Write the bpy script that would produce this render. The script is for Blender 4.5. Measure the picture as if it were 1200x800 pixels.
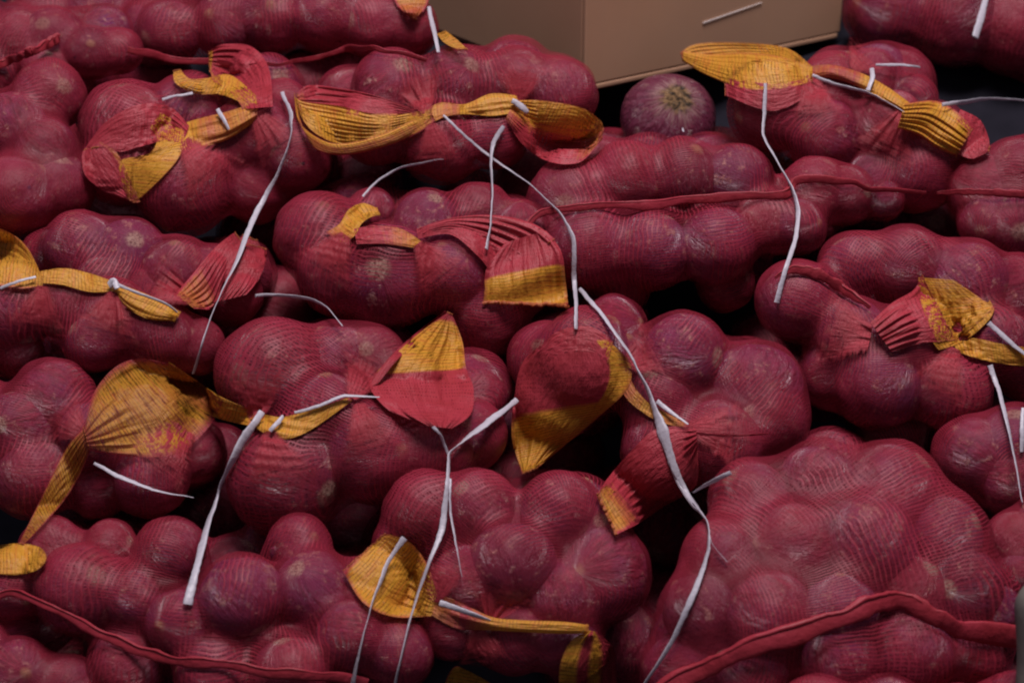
import bpy, math, random
import numpy as np
from mathutils import Vector, Matrix, Quaternion

random.seed(7)
rng = np.random.default_rng(11)
for o in list(bpy.data.objects):
    bpy.data.objects.remove(o, do_unlink=True)
S = bpy.context.scene
COL = S.collection

# ------------------------------------------------------------------ camera
PITCH = math.radians(25)
CAMH = 1.05
FPX = 2000.0                       # focal length in pixels of the 1200 px wide photograph
cam = bpy.data.cameras.new('camera')
camo = bpy.data.objects.new('camera', cam)
COL.objects.link(camo)
camo.location = (0, 0, CAMH)
camo.rotation_euler = (math.pi / 2 - PITCH, 0, 0)
cam.sensor_width = 36
cam.lens = 36 * FPX / 1200
cam.clip_start = 0.05
cam.clip_end = 100
cam.dof.use_dof = True
cam.dof.focus_distance = 1.36
cam.dof.aperture_fstop = 7.0
S.camera = camo

# ------------------------------------------------------------------ light
w = bpy.data.worlds.new('World')
S.world = w
w.use_nodes = True
bg = w.node_tree.nodes['Background']
bg.inputs[0].default_value = (0.66, 0.62, 0.80, 1)
bg.inputs[1].default_value = 0.16


def area(name, loc, target, size, energy, color):
    l = bpy.data.lights.new(name, 'AREA')
    l.shape = 'RECTANGLE'
    l.size, l.size_y = size
    l.energy = energy
    l.color = color
    o = bpy.data.objects.new(name, l)
    COL.objects.link(o)
    o.location = loc
    o.rotation_euler = (Vector(target) - Vector(loc)).to_track_quat('-Z', 'Y').to_euler()
    return o


area('hall_lamp', (0.18, 1.0, 2.9), (0, 1.35, 0.4), (0.9, 0.6), 79, (1.0, 0.93, 0.95))
area('hall_lamp_far', (-1.0, 2.0, 3.2), (0, 1.4, 0.4), (1.6, 0.8), 12, (0.88, 0.92, 1.0))

S.view_settings.view_transform = 'Standard'
S.view_settings.look = 'None'
S.view_settings.exposure = 0
S.view_settings.gamma = 1
S.cycles.filter_width = 2.0
S.cycles.max_bounces = 6
S.cycles.transparent_max_bounces = 14
S.cycles.use_denoising = True

# ------------------------------------------------------------------ camera-frame helpers
cp, sp = math.cos(PITCH), math.sin(PITCH)
RX = np.array([1.0, 0, 0])
UP = np.array([0, sp, cp])
FW = np.array([0, cp, -sp])
CAM = np.array([0, 0, CAMH])
RM = np.stack([RX, UP, FW], 0)


def D0(py):                                   # slope of the pile: distance of its face for an image row
    return 1.0 / (0.606 + 0.000242 * np.asarray(py, float))


def C(px, py, d):                             # pixel + distance -> point in the camera frame
    px, py, d = np.broadcast_arrays(np.asarray(px, float), np.asarray(py, float), np.asarray(d, float))
    return np.stack([(px - 600) / FPX * d, (400 - py) / FPX * d, d], -1)


def W(c):
    return np.asarray(c) @ RM + CAM


def tag(o, label=None, cat=None, group=None, kind=None):
    if label: o['label'] = label
    if cat: o['category'] = cat
    if group: o['group'] = group
    if kind: o['kind'] = kind
    return o


def empty(name, loc):
    o = bpy.data.objects.new(name, None)
    COL.objects.link(o)
    o.location = loc
    o.empty_display_size = 0.02
    return o


def grid_mesh(name, P, mat, origin, uv=None, attrs=None, closed_v=False, smooth=True):
    """P: (nu, nv, 3) world points -> one mesh object"""
    nu, nv = P.shape[:2]
    V = (P.reshape(-1, 3) - origin)
    i = np.arange(nu - 1)[:, None]
    j = np.arange(nv if closed_v else nv - 1)[None]
    jn = (j + 1) % nv
    F = np.stack([i * nv + j, i * nv + jn, (i + 1) * nv + jn, (i + 1) * nv + j], -1).reshape(-1, 4)
    me = bpy.data.meshes.new(name)
    me.vertices.add(len(V))
    me.vertices.foreach_set('co', V.astype(np.float32).ravel())
    me.loops.add(F.size)
    me.loops.foreach_set('vertex_index', F.astype(np.int32).ravel())
    me.polygons.add(len(F))
    me.polygons.foreach_set('loop_start', np.arange(0, F.size, 4, dtype=np.int32))
    if smooth:
        me.polygons.foreach_set('use_smooth', np.ones(len(F), bool))
    if uv is not None:
        l = me.uv_layers.new(name='UVMap')
        uu = uv.reshape(nu, -1, 2)
        if closed_v:                              # uv has nv+1 columns
            jn2 = j + 1
            a = uu[i, j]; b = uu[i, jn2]; c_ = uu[i + 1, jn2]; d_ = uu[i + 1, j]
        else:
            a = uu[i, j]; b = uu[i, j + 1]; c_ = uu[i + 1, j + 1]; d_ = uu[i + 1, j]
        l.data.foreach_set('uv', np.stack([a, b, c_, d_], 2).astype(np.float32).ravel())
    for k, a in (attrs or {}).items():
        at = me.attributes.new(k, 'FLOAT', 'POINT')
        at.data.foreach_set('value', a.astype(np.float32).ravel())
    me.materials.append(mat)
    me.update(calc_edges=True)
    me.validate()
    return me


def join_meshes(name, parts, mat, parent, origin):
    """several grids of one piece -> one object"""
    vs, fs, uvs, at, af = [], [], [], [], []
    off = 0
    for me in parts:
        n = len(me.vertices)
        v = np.empty(n * 3, np.float32); me.vertices.foreach_get('co', v); vs.append(v)
        f = np.empty(len(me.loops), np.int32); me.loops.foreach_get('vertex_index', f); fs.append(f + off)
        u = np.zeros(len(me.loops) * 2, np.float32)
        if me.uv_layers: me.uv_layers[0].data.foreach_get('uv', u)
        uvs.append(u)
        a = np.zeros(n, np.float32)
        if 'yel' in me.attributes: me.attributes['yel'].data.foreach_get('value', a)
        at.append(a)
        a = np.zeros(n, np.float32)
        if 'fray' in me.attributes: me.attributes['fray'].data.foreach_get('value', a)
        af.append(a)
        off += n
        bpy.data.meshes.remove(me)
    me = bpy.data.meshes.new(name)
    V = np.concatenate(vs); F = np.concatenate(fs)
    me.vertices.add(len(V) // 3); me.vertices.foreach_set('co', V)
    me.loops.add(len(F)); me.loops.foreach_set('vertex_index', F)
    me.polygons.add(len(F) // 4); me.polygons.foreach_set('loop_start', np.arange(0, len(F), 4, dtype=np.int32))
    me.polygons.foreach_set('use_smooth', np.ones(len(F) // 4, bool))
    me.uv_layers.new(name='UVMap').data.foreach_set('uv', np.concatenate(uvs))
    me.attributes.new('yel', 'FLOAT', 'POINT').data.foreach_set('value', np.concatenate(at))
    me.attributes.new('fray', 'FLOAT', 'POINT').data.foreach_set('value', np.concatenate(af))
    me.materials.append(mat)
    me.update(calc_edges=True)
    return link(name, me, parent, origin)


def link(name, me, parent=None, origin=(0, 0, 0)):
    o = bpy.data.objects.new(name, me)
    COL.objects.link(o)
    if parent is not None:
        o.parent = parent
        o.location = Vector(origin) - parent.location
    else:
        o.location = origin
    return o


# ------------------------------------------------------------------ materials
class NT:
    def __init__(s, name):
        s.m = bpy.data.materials.new(name)
        s.m.use_nodes = True
        s.t = s.m.node_tree
        s.t.nodes.clear()

    def n(s, kind, props=None, **ins):
        nd = s.t.nodes.new(kind)
        for k, v in (props or {}).items():
            setattr(nd, k, v)
        for k, v in ins.items():
            s.set(nd, k, v)
        return nd

    def set(s, nd, k, v):
        if isinstance(k, str) and k.startswith('i') and k[1:].isdigit():
            sock = nd.inputs[int(k[1:])]
        else:
            sock = nd.inputs[k.replace('_', ' ')]
        if isinstance(v, bpy.types.NodeSocket):
            s.t.links.new(v, sock)
        elif isinstance(v, bpy.types.Node):
            s.t.links.new(v.outputs[0], sock)
        else:
            sock.default_value = v

    def math(s, op, a, b=0.0, c=0.0, clamp=False):
        return s.n('ShaderNodeMath', dict(operation=op, use_clamp=clamp), i0=a, i1=b, i2=c).outputs[0]

    def mix(s, f, a, b):
        nd = s.n('ShaderNodeMix', dict(data_type='RGBA'))
        s.set(nd, 'i0', f); s.set(nd, 'i6', a); s.set(nd, 'i7', b)
        return nd.outputs[2]

    def noise(s, vec, scale, detail=3, rough=0.55, col=False):
        nd = s.n('ShaderNodeTexNoise', Scale=scale, Detail=detail, Roughness=rough)
        if vec is not None: s.set(nd, 'Vector', vec)
        return nd.outputs[1 if col else 0]

    def ramp(s, f, a, b, lo=0.0, hi=1.0):
        return s.n('ShaderNodeMapRange', dict(clamp=True), i0=f, i1=a, i2=b, i3=lo, i4=hi).outputs[0]


def c4(r, g, b): return (r, g, b, 1)


def mat_onion(bare=False):
    t = NT('red onion skin' if not bare else 'bare purple onion skin')
    tc = t.n('ShaderNodeTexCoord')
    oi = t.n('ShaderNodeObjectInfo')
    rnd = oi.outputs['Random']
    sep = t.n('ShaderNodeSeparateXYZ', i0=tc.outputs['Object'])
    off = t.n('ShaderNodeCombineXYZ', i0=t.math('MULTIPLY', rnd, 37.0), i1=t.math('MULTIPLY', rnd, 91.0))
    # meridian direction: unit vector in XY so that streaks run from root to neck
    nrm = t.n('ShaderNodeVectorMath', dict(operation='NORMALIZE'))
    xy = t.n('ShaderNodeCombineXYZ', i0=sep.outputs[0], i1=sep.outputs[1])
    t.set(nrm, 'i0', xy)
    sz = t.n('ShaderNodeVectorMath', dict(operation='MULTIPLY'))
    t.set(sz, 'i0', tc.outputs['Object']); sz.inputs[1].default_value = (0, 0, 0.35)
    ad = t.n('ShaderNodeVectorMath', dict(operation='ADD')); t.set(ad, 'i0', nrm); t.set(ad, 'i1', sz)
    ad2 = t.n('ShaderNodeVectorMath', dict(operation='ADD')); t.set(ad2, 'i0', ad); t.set(ad2, 'i1', off)
    ad3 = t.n('ShaderNodeVectorMath', dict(operation='ADD')); t.set(ad3, 'i0', tc.outputs['Object']); t.set(ad3, 'i1', off)
    streak = t.noise(ad2.outputs[0], 9.0, 4, 0.65)
    broad = t.noise(ad3.outputs[0], 1.6, 3)
    base = t.mix(t.ramp(streak, 0.38, 0.64), c4(0.080, 0.008, 0.020), c4(0.32, 0.032, 0.070))
    base = t.mix(t.ramp(broad, 0.42, 0.68, 0, 0.75), base, c4(0.17, 0.030, 0.095))
    rnd2 = t.math('FRACT', t.math('MULTIPLY', rnd, 7.31))
    rnd3 = t.math('FRACT', t.math('MULTIPLY', rnd, 13.7))
    base = t.mix(t.ramp(rnd, 0.5, 1.0, 0, 0.6), base, c4(0.34, 0.045, 0.06))
    base = t.mix(t.ramp(rnd2, 0.6, 1.0, 0, 0.75), base, c4(0.14, 0.03, 0.10))
    base = t.mix(t.ramp(rnd3, 0.6, 1.0, 0, 0.5), base, c4(0.055, 0.010, 0.018))
    # papery pale flakes
    fl = t.noise(ad3.outputs[0], 3.3, 5, 0.7)
    flake = t.ramp(t.math('ADD', fl, t.math('MULTIPLY', rnd2, 0.05)), 0.615, 0.655)
    flake = t.math('MULTIPLY', flake, t.ramp(t.noise(ad3.outputs[0], 14, 3), 0.4, 0.6, 0.25, 0.9))
    base = t.mix(flake, base, c4(0.52, 0.27, 0.22))
    # root and neck
    rad = t.n('ShaderNodeVectorMath', dict(operation='LENGTH')); t.set(rad, 'i0', xy)
    rad = t.math('ADD', rad.outputs['Value'], t.math('MULTIPLY', t.math('SUBTRACT', t.noise(ad3.outputs[0], 7, 3), .5), 0.16))
    south = t.ramp(sep.outputs[2], -0.2, -0.3)
    root = t.math('MULTIPLY', t.ramp(rad, 0.27, 0.17), south)
    root = t.math('MULTIPLY', root, t.ramp(t.noise(ad2.outputs[0], 22, 3), 0.35, 0.6, 0.55, 1))
    base = t.mix(root, base, t.mix(t.ramp(t.noise(ad3.outputs[0], 18, 3), 0.33, 0.55), c4(0.05, 0.035, 0.02), c4(0.55, 0.40, 0.30)))
    neck = t.math('MULTIPLY', t.ramp(rad, 0.20, 0.08, 0, 0.8), t.ramp(sep.outputs[2], 0.2, 0.3))
    base = t.mix(neck, base, c4(0.42, 0.24, 0.13))
    if bare:
        base = t.mix(0.65, base, c4(0.065, 0.015, 0.035))
        x2 = t.math('ADD', rad, t.math('MULTIPLY', t.math('SUBTRACT', t.noise(ad2.outputs[0], 5, 4), .5), 0.30))
        ring = t.math('MULTIPLY', t.ramp(x2, 0.62, 0.42), south)
        core = t.math('MULTIPLY', t.ramp(x2, 0.38, 0.26), south)
        base = t.mix(t.math('MULTIPLY', ring, t.ramp(t.noise(ad2.outputs[0], 12, 4, .7), .4, .65, .0, .7)), base, c4(0.40, 0.26, 0.23))
        base = t.mix(core, base, t.mix(t.ramp(t.noise(ad3.outputs[0], 9, 4), .4, .6), c4(0.025, 0.018, 0.012), c4(0.24, 0.14, 0.07)))
    # dirt
    dirt = t.ramp(t.noise(ad3.outputs[0], 2.3, 6, 0.75), 0.58, 0.72, 0, 0.6)
    base = t.mix(dirt, base, c4(0.05, 0.025, 0.03))
    bump = t.n('ShaderNodeBump', Strength=0.5, Distance=0.03, Height=t.math('ADD', streak, t.math('MULTIPLY', flake, 0.6)))
    p = t.n('ShaderNodeBsdfPrincipled', Base_Color=base, Roughness=t.ramp(fl, 0.3, 0.7, 0.17, 0.36), Normal=bump)
    p.inputs['Specular IOR Level'].default_value = 0.5
    o = t.n('ShaderNodeOutputMaterial', i0=p)
    return t.m


def mat_net(name, red, yellow, period=0.00125, cover=0.20, hem=False, cloth=False):
    """knitted plastic net: threads from UV (metres), open between them"""
    t = NT(name)
    tc = t.n('ShaderNodeTexCoord')
    uv = tc.outputs['UV']
    ob = tc.outputs['Object']
    # irregular weave: pulled threads
    dn = t.noise(ob, 38, 2, 0.5, col=True)
    d1 = t.n('ShaderNodeVectorMath', dict(operation='SUBTRACT')); t.set(d1, 'i0', dn); d1.inputs[1].default_value = (.5, .5, .5)
    d2 = t.n('ShaderNodeVectorMath', dict(operation='SCALE')); t.set(d2, 'i0', d1); d2.inputs['Scale'].default_value = 0.006
    d3 = t.n('ShaderNodeVectorMath', dict(operation='ADD')); t.set(d3, 'i0', uv); t.set(d3, 'i1', d2)
    sep = t.n('ShaderNodeSeparateXYZ', i0=d3)
    yel = t.n('ShaderNodeAttribute', dict(attribute_name='yel')).outputs['Fac']

    def lines(x, per, wdt):
        f = t.math('FRACT', t.math('DIVIDE', x, per))
        a = t.math('ABSOLUTE', t.math('SUBTRACT', f, 0.5))
        # smooth thread profile
        return t.n('ShaderNodeMapRange', dict(clamp=True), i0=a, i1=wdt, i2=t.math('ADD', wdt, 0.12), i3=1.0, i4=0.0).outputs[0], a
    loose = t.ramp(t.noise(ob, 16, 3), 0.35, 0.68)             # 0 bunched, 1 stretched open
    wu = t.math('SUBTRACT', cover * 0.92, t.math('MULTIPLY', loose, 0.07))
    wv = t.math('SUBTRACT', cover * 1.02, t.math('MULTIPLY', t.ramp(t.noise(ob, 23, 2), 0.35, 0.65), 0.05))
    lu, au = lines(sep.outputs[0], period, wu)
    lv, av = lines(sep.outputs[1], period * 1.12, wv)
    if cloth:                       # the yellow mouth band: weft threads only, lying loose
        jit = t.math('MULTIPLY', t.noise(d3.outputs[0], 150, 2), 0.0035)
        ly, ay = lines(t.math('ADD', sep.outputs[0], jit), period * 2.1, t.math('SUBTRACT', 0.36, t.math('MULTIPLY', t.ramp(t.noise(ob, 45, 3), 0.4, 0.65), 0.17)))
        yz = t.ramp(yel, 0.45, 0.6)
        lv2 = t.math('MULTIPLY', lv, t.math('SUBTRACT', 1.0, t.math('MULTIPLY', yz, 0.45)))
        mask = t.math('MAXIMUM', t.math('MAXIMUM', lu, ly), lv2)
        au = t.math('ADD', t.math('MULTIPLY', ay, yz), t.math('MULTIPLY', au, t.math('SUBTRACT', 1.0, yz)))
    elif not hem:
        lad, al_ = lines(sep.outputs[1], period * 1.75, 0.12)
        lad2, al2 = lines(sep.outputs[0], period * 1.9, 0.10)
        lad = t.math('MULTIPLY', lad, t.ramp(t.noise(ob, 13, 2), 0.40, 0.58, 0.25, 0.85))
        lad2 = t.math('MULTIPLY', lad2, t.ramp(t.noise(ob, 19, 2), 0.42, 0.58, 0.1, 0.85))
        mask = t.math('MAXIMUM', t.math('MAXIMUM', lad, lad2), t.math('MULTIPLY', t.math('MAXIMUM', lu, lv), t.ramp(t.noise(ob, 9, 3), 0.35, 0.65, 0.22, 0.80)))
    else:
        mask = t.math('MAXIMUM', lu, lv)
    tone = t.noise(ob, 30, 4, 0.6)
    colr = t.mix(t.ramp(tone, 0.35, 0.7), c4(*red), c4(red[0] * 1.25, red[1] * 1.5, red[2] * 1.6))
    stm = t.n('ShaderNodeMapping', Vector=uv); stm.inputs['Scale'].default_value = (520, 60, 1)
    st = stm.outputs[0]
    stm2 = t.n('ShaderNodeMapping', Vector=uv); stm2.inputs['Scale'].default_value = (45, 190, 1)
    stx = stm2.outputs[0]
    edgey = t.ramp(t.math('ADD', yel, t.math('MULTIPLY', t.math('SUBTRACT', t.noise(st, 1.0, 2), .5), 0.30)), 0.30, 0.62)
    coly = t.mix(t.ramp(t.noise(st, 0.8, 3), 0.45, 0.75, 0, 0.8), c4(*yellow), c4(yellow[0] * 0.95, yellow[1] * 0.52, yellow[2]))
    col = t.mix(edgey, colr, coly)
    hgt = t.math('SUBTRACT', 0.5, t.math('MINIMUM', au, av))
    bump = t.n('ShaderNodeBump', Strength=0.25, Distance=0.0006, Height=hgt)
    bump2 = t.n('ShaderNodeBump', Strength=0.8 if cloth else 0.5, Distance=0.003, Height=t.noise(stx if cloth else ob, 1.6 if cloth else 90, 4, 0.6), Normal=bump)
    p = t.n('ShaderNodeBsdfPrincipled', Base_Color=col, Roughness=0.5, Normal=bump2)
    p.inputs['Specular IOR Level'].default_value = 0.4
    tr = t.n('ShaderNodeBsdfTranslucent', Color=col)
    th = t.n('ShaderNodeMixShader', i0=0.22, i1=p.outputs[0], i2=tr.outputs[0])
    tp = t.n('ShaderNodeBsdfTransparent')
    if cloth:
        fr = t.n('ShaderNodeAttribute', dict(attribute_name='fray')).outputs['Fac']
        keep = t.ramp(t.math('SUBTRACT', t.math('ADD', t.noise(st, 0.9, 3), t.math('MULTIPLY', t.noise(ob, 130, 3), 0.5)), t.math('MULTIPLY', fr, 0.75)), 0.02, 0.28)
        keep = t.math('MULTIPLY', keep, t.ramp(fr, 0.30, 1.2, 1.0, 0.0))
        mask = t.math('MULTIPLY', mask, keep)
    if hem:
        mask = t.math('MAXIMUM', mask, 0.8)
    mx = t.n('ShaderNodeMixShader', i0=mask, i1=tp.outputs[0], i2=th.outputs[0])
    t.n('ShaderNodeOutputMaterial', i0=mx)
    return t.m


RED = (0.27, 0.016, 0.034)
YEL = (0.58, 0.27, 0.026)
M_ONION = mat_onion()
M_NET = mat_net('red onion net', RED, YEL)
M_CLOTH = mat_net('folded net mouth', (0.33, 0.024, 0.036), YEL, period=0.0014, cover=0.30, cloth=True)
M_SEAM = mat_net('sewn seam of net', (0.30, 0.020, 0.032), YEL, period=0.0016, cover=0.5, hem=True)


def mat_string():
    t = NT('white raffia string')
    tc = t.n('ShaderNodeTexCoord')
    n = t.noise(tc.outputs['UV'], 300, 3)
    col = t.mix(n, c4(0.40, 0.36, 0.42), c4(0.64, 0.60, 0.67))
    b = t.n('ShaderNodeBump', Strength=0.6, Distance=0.001, Height=n)
    p = t.n('ShaderNodeBsdfPrincipled', Base_Color=col, Roughness=0.38, Normal=b)
    tr = t.n('ShaderNodeBsdfTranslucent', Color=col)
    mx = t.n('ShaderNodeMixShader', i0=0.25, i1=p.outputs[0], i2=tr.outputs[0])
    t.n('ShaderNodeOutputMaterial', i0=mx)
    return t.m


def mat_plain(name, a, b, scale, rough, bump=0.2):
    t = NT(name)
    tc = t.n('ShaderNodeTexCoord')
    n = t.noise(tc.outputs['Object'], scale, 5, 0.6)
    col = t.mix(t.ramp(n, 0.35, 0.65), c4(*a), c4(*b))
    bp = t.n('ShaderNodeBump', Strength=bump, Distance=0.002, Height=n)
    p = t.n('ShaderNodeBsdfPrincipled', Base_Color=col, Roughness=rough, Normal=bp)
    t.n('ShaderNodeOutputMaterial', i0=p)
    return t.m


def mat_card():
    t = NT('corrugated cardboard')
    tc = t.n('ShaderNodeTexCoord')
    ob = tc.outputs['Object']
    mp = t.n('ShaderNodeMapping', Vector=ob); mp.inputs['Scale'].default_value = (1, 1, 0.06)
    fib = t.noise(mp.outputs[0], 160, 3)
    bl = t.noise(ob, 7, 4)
    col = t.mix(t.ramp(bl, 0.35, 0.7), c4(0.37, 0.20, 0.12), c4(0.41, 0.23, 0.14))
    col = t.mix(t.ramp(fib, 0.4, 0.7, 0, 0.12), col, c4(0.35, 0.2, 0.14))
    b = t.n('ShaderNodeBump', Strength=0.06, Distance=0.001, Height=fib)
    p = t.n('ShaderNodeBsdfPrincipled', Base_Color=col, Roughness=0.75, Normal=b)
    t.n('ShaderNodeOutputMaterial', i0=p)
    return t.m


M_STR = mat_string()
M_CARD = mat_card()
M_SCUFF = mat_plain('pale scuffed paper', (0.75, 0.66, 0.62), (0.82, 0.74, 0.7), 200, 0.8)
M_FLOOR = mat_plain('dark concrete', (0.03, 0.03, 0.035), (0.05, 0.05, 0.055), 12, 0.85)
M_GAP_SHADE = mat_plain('added black sheet', (0.010, 0.009, 0.014), (0.018, 0.016, 0.024), 14, 0.9)  # near-black so the added sheet carries the shade of the gaps
M_GAP_SHADE.node_tree.nodes['Principled BSDF'].inputs['Specular IOR Level'].default_value = 0.08
M_POST = mat_plain('grey weathered post', (0.08, 0.07, 0.064), (0.13, 0.115, 0.10), 40, 0.8, 0.5)

# ------------------------------------------------------------------ setting
def quad(name, pts, mat, kind='structure'):
    me = bpy.data.meshes.new(name)
    me.from_pydata(pts, [], [(0, 1, 2, 3)])
    me.materials.append(mat)
    o = link(name, me)
    if kind: o['kind'] = kind
    return o


quad('ground', [(-8, -4, 0), (8, -4, 0), (8, 8, 0), (-8, 8, 0)], M_FLOOR)
quad('wall', [(-8, 4.5, -0.2), (8, 4.5, -0.2), (8, 4.5, 3.5), (-8, 4.5, 3.5)], M_FLOOR)


# ------------------------------------------------------------------ onion prototypes (unit size)
def onion_mesh(seed):
    r = np.random.default_rng(seed)
    nu, nv = 22, 36
    th = np.linspace(0, math.pi, nu)
    ph = np.linspace(0, 2 * math.pi, nv, endpoint=False)
    z = np.cos(th)
    rad = np.sin(th) ** 0.92
    flat = r.uniform(0.80, 0.92)
    zz = z * flat
    zz = zz + np.exp(-(th / 0.20) ** 2) * (1.0 - flat) * 0.9        # drawn-out neck
    zz = zz - np.exp(-((math.pi - th) / 0.16) ** 2) * 0.03
    rad = rad * (1 - 0.10 * np.exp(-((th - 0.55) / 0.25) ** 2))
    P = np.zeros((nu, nv, 3))
    lob = 1 + 0.025 * np.sin(2 * ph + r.uniform(0, 6)) + 0.018 * np.sin(3 * ph + r.uniform(0, 6)) + 0.006 * np.sin(11 * ph)
    P[..., 0] = rad[:, None] * np.cos(ph) * lob * 0.97
    P[..., 1] = rad[:, None] * np.sin(ph) * lob * 0.97
    P[..., 2] = zz[:, None]
    me = grid_mesh('onion', P, M_ONION, np.zeros(3), closed_v=True)
    return me


ONIONS = [onion_mesh(s) for s in range(6)]

# ------------------------------------------------------------------ depth map of the pile, for what lies on it
MAPS = 2
MH, MW = 900 // MAPS, 1400 // MAPS            # covers px -100..1300, py -50..850
ZMAP = np.full((MH, MW), 9.0)


def zsplat(cpts):
    d = cpts[:, 2]
    px = cpts[:, 0] / d * FPX + 600
    py = 400 - cpts[:, 1] / d * FPX
    i = np.round((py + 50) / MAPS).astype(int); j = np.round((px + 100) / MAPS).astype(int)
    for di in (0, 1, -1):
        for dj in (0, 1, -1):
            ii, jj = i + di, j + dj
            ok = (ii >= 0) & (ii < MH) & (jj >= 0) & (jj < MW)
            np.minimum.at(ZMAP, (ii[ok], jj[ok]), d[ok])


def zat(px, py, m=None):
    m = ZMAP if m is None else m
    i = np.clip(np.round((np.asarray(py) + 50) / MAPS).astype(int), 0, MH - 1)
    j = np.clip(np.round((np.asarray(px) + 100) / MAPS).astype(int), 0, MW - 1)
    v = m[i, j]
    return np.minimum(v, D0(py) + 0.10)


# ------------------------------------------------------------------ sacks
SACKS = {}


def sdf(P, cen, rad, k):
    d = np.sqrt(((P[:, None, :] - cen[None]) ** 2).sum(-1)) - rad[None]
    m = d.min(1)
    return m - k * np.log(np.exp(-(d - m[:, None]) / k).sum(1))


def build_sack(key, label, off, onions, k=0.0045, B=0.035, back=True, roots=(), nu=110, nv=130, tw=0.0, splat=True, group='red net sacks of onions piled up'):
    on = np.array([(o[0], o[1], o[2], (o[3] if len(o) > 3 else 0.0)) for o in onions], float)
    px, py, rp, dz = on.T
    # bulge of the sack towards the viewer
    q = np.stack([px, py], 1); m = q.mean(0); cv = np.cov((q - m).T) + np.eye(2) * 900 if len(q) > 2 else np.eye(2) * 3000
    ev, evec = np.linalg.eigh(cv)
    loc = (q - m) @ evec
    lim = np.abs(loc).max(0) + 45
    rho = np.clip(((loc / lim) ** 2).sum(1), 0, 1)
    bul = B * np.sqrt(1 - rho)
    dmid = D0(m[1]) * 0.35 + D0(py) * 0.65 + off
    d = dmid - bul + dz
    jr = 1 + rng.uniform(-0.13, 0.07, len(d))
    d = d + rng.uniform(-0.006, 0.008, len(d))
    r = rp * jr * d / FPX
    cen = C(px, py, d)
    n_front = len(cen)
    if back:
        db = dmid + 0.055 + bul * 0.6 + 0.008 * rng.standard_normal(len(d))
        bx = m[0] + (px - m[0]) * 0.88 + rng.normal(0, 8, len(d)); by = m[1] + (py - m[1]) * 0.82 + rng.normal(0, 8, len(d)) - 8
        cb = C(bx, by, db)
        cen = np.concatenate([cen, cb]); r = np.concatenate([r, np.full(len(cb), 0.036)])
    # spine
    mc = cen.mean(0)
    X = cen - mc
    u_, s_, vt = np.linalg.svd(X, full_matrices=False)
    ax = vt[0]
    if ax[0] < 0: ax = -ax
    proj = X @ ax
    half = max(proj.max(), -proj.min()) * 0.55
    mc = mc + ax * (proj.max() + proj.min()) / 2
    t1 = np.cross(ax, [0, 0, 1.0]); t1 /= np.linalg.norm(t1); t2 = np.cross(ax, t1)
    th = np.linspace(0.02, math.pi - 0.02, nu)
    ph = np.linspace(0, 2 * math.pi, nv, endpoint=False)
    org = mc + ax * (half * np.cos(th))[:, None]
    org = np.repeat(org[:, None], nv, 1)
    dirn = ax * np.cos(th)[:, None, None] + (t1 * np.cos(ph)[:, None] + t2 * np.sin(ph)[:, None])[None] * np.sin(th)[:, None, None]
    O = org.reshape(-1, 3); Dn = dirn.reshape(-1, 3)
    tt = np.full(len(O), 0.5)
    live = np.ones(len(O), bool)
    for _ in range(38):
        idx = np.where(live)[0]
        if not len(idx): break
        v = sdf(O[idx] + Dn[idx] * tt[idx, None], cen, r * 0.99, k)
        tt[idx] -= v * 0.97
        live[idx[(v < 0.0002) | (tt[idx] < 0.004)]] = False
    tt = np.maximum(tt, 0.004)
    Tg = tt.reshape(nu, nv)
    # net pulled straight between its high points: smooth hollows only
    for _ in range(2):
        sm = (np.roll(Tg, 1, 1) + np.roll(Tg, -1, 1)) / 2
        sm[1:-1] = (sm[1:-1] + (Tg[:-2] + Tg[2:]) / 2) / 2
        Tg = np.maximum(Tg, sm)
    PW = O + Dn * Tg.reshape(-1, 1)
    # fine wrinkles
    wr = 0
    for _ in range(7):
        f = rng.normal(0, 1, 3); f = f / np.linalg.norm(f) * rng.uniform(90, 330)
        wr = wr + np.sin(PW @ f + rng.uniform(0, 6) + 1.5 * np.sin(PW @ rng.normal(0, 40, 3)))
    PW = PW + Dn * (0.00028 * (wr + 3.5))[:, None]
    if splat: zsplat(PW)
    G = W(PW).reshape(nu, nv, 3)
    origin = W(mc)
    origin = np.array([origin[0], origin[1], G[..., 2].min()])
    e = empty('onion_sack', origin)
    tag(e, label, 'sack', group)
    Lu = 2 * half + 0.12
    uu = np.repeat((th / math.pi * Lu * 1.15)[:, None], nv + 1, 1)
    vv = np.repeat((np.linspace(0, 1, nv + 1) * 2 * math.pi * 0.085)[None], nu, 0)
    uv = np.stack([uu + tw * vv, vv], -1)
    me = grid_mesh('net', G, M_NET, origin, uv=uv, attrs={'yel': np.zeros((nu, nv))}, closed_v=True)
    link('net', me, e, origin)
    for i in range(len(cen)):
        o = link('onion', ONIONS[random.randrange(6)], e, W(cen[i]))
        s = r[i] * 0.985
        o.scale = (s, s, s)
        if i in roots:                          # root end turned to the viewer
            q = (Vector((0, 0, 0)) - Vector(RM.T @ np.array([0.05, -0.75, -0.7]))).to_track_quat('Z', 'Y')
            o.rotation_euler = q.to_euler()
        else:
            dv = Vector((random.gauss(0, 1), random.gauss(0, 0.75) + 0.25, random.gauss(0, 0.9)))
            o.rotation_euler = dv.to_track_quat('Z', 'Y').to_euler()
    SACKS[key] = dict(e=e, origin=origin)
    return e


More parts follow.
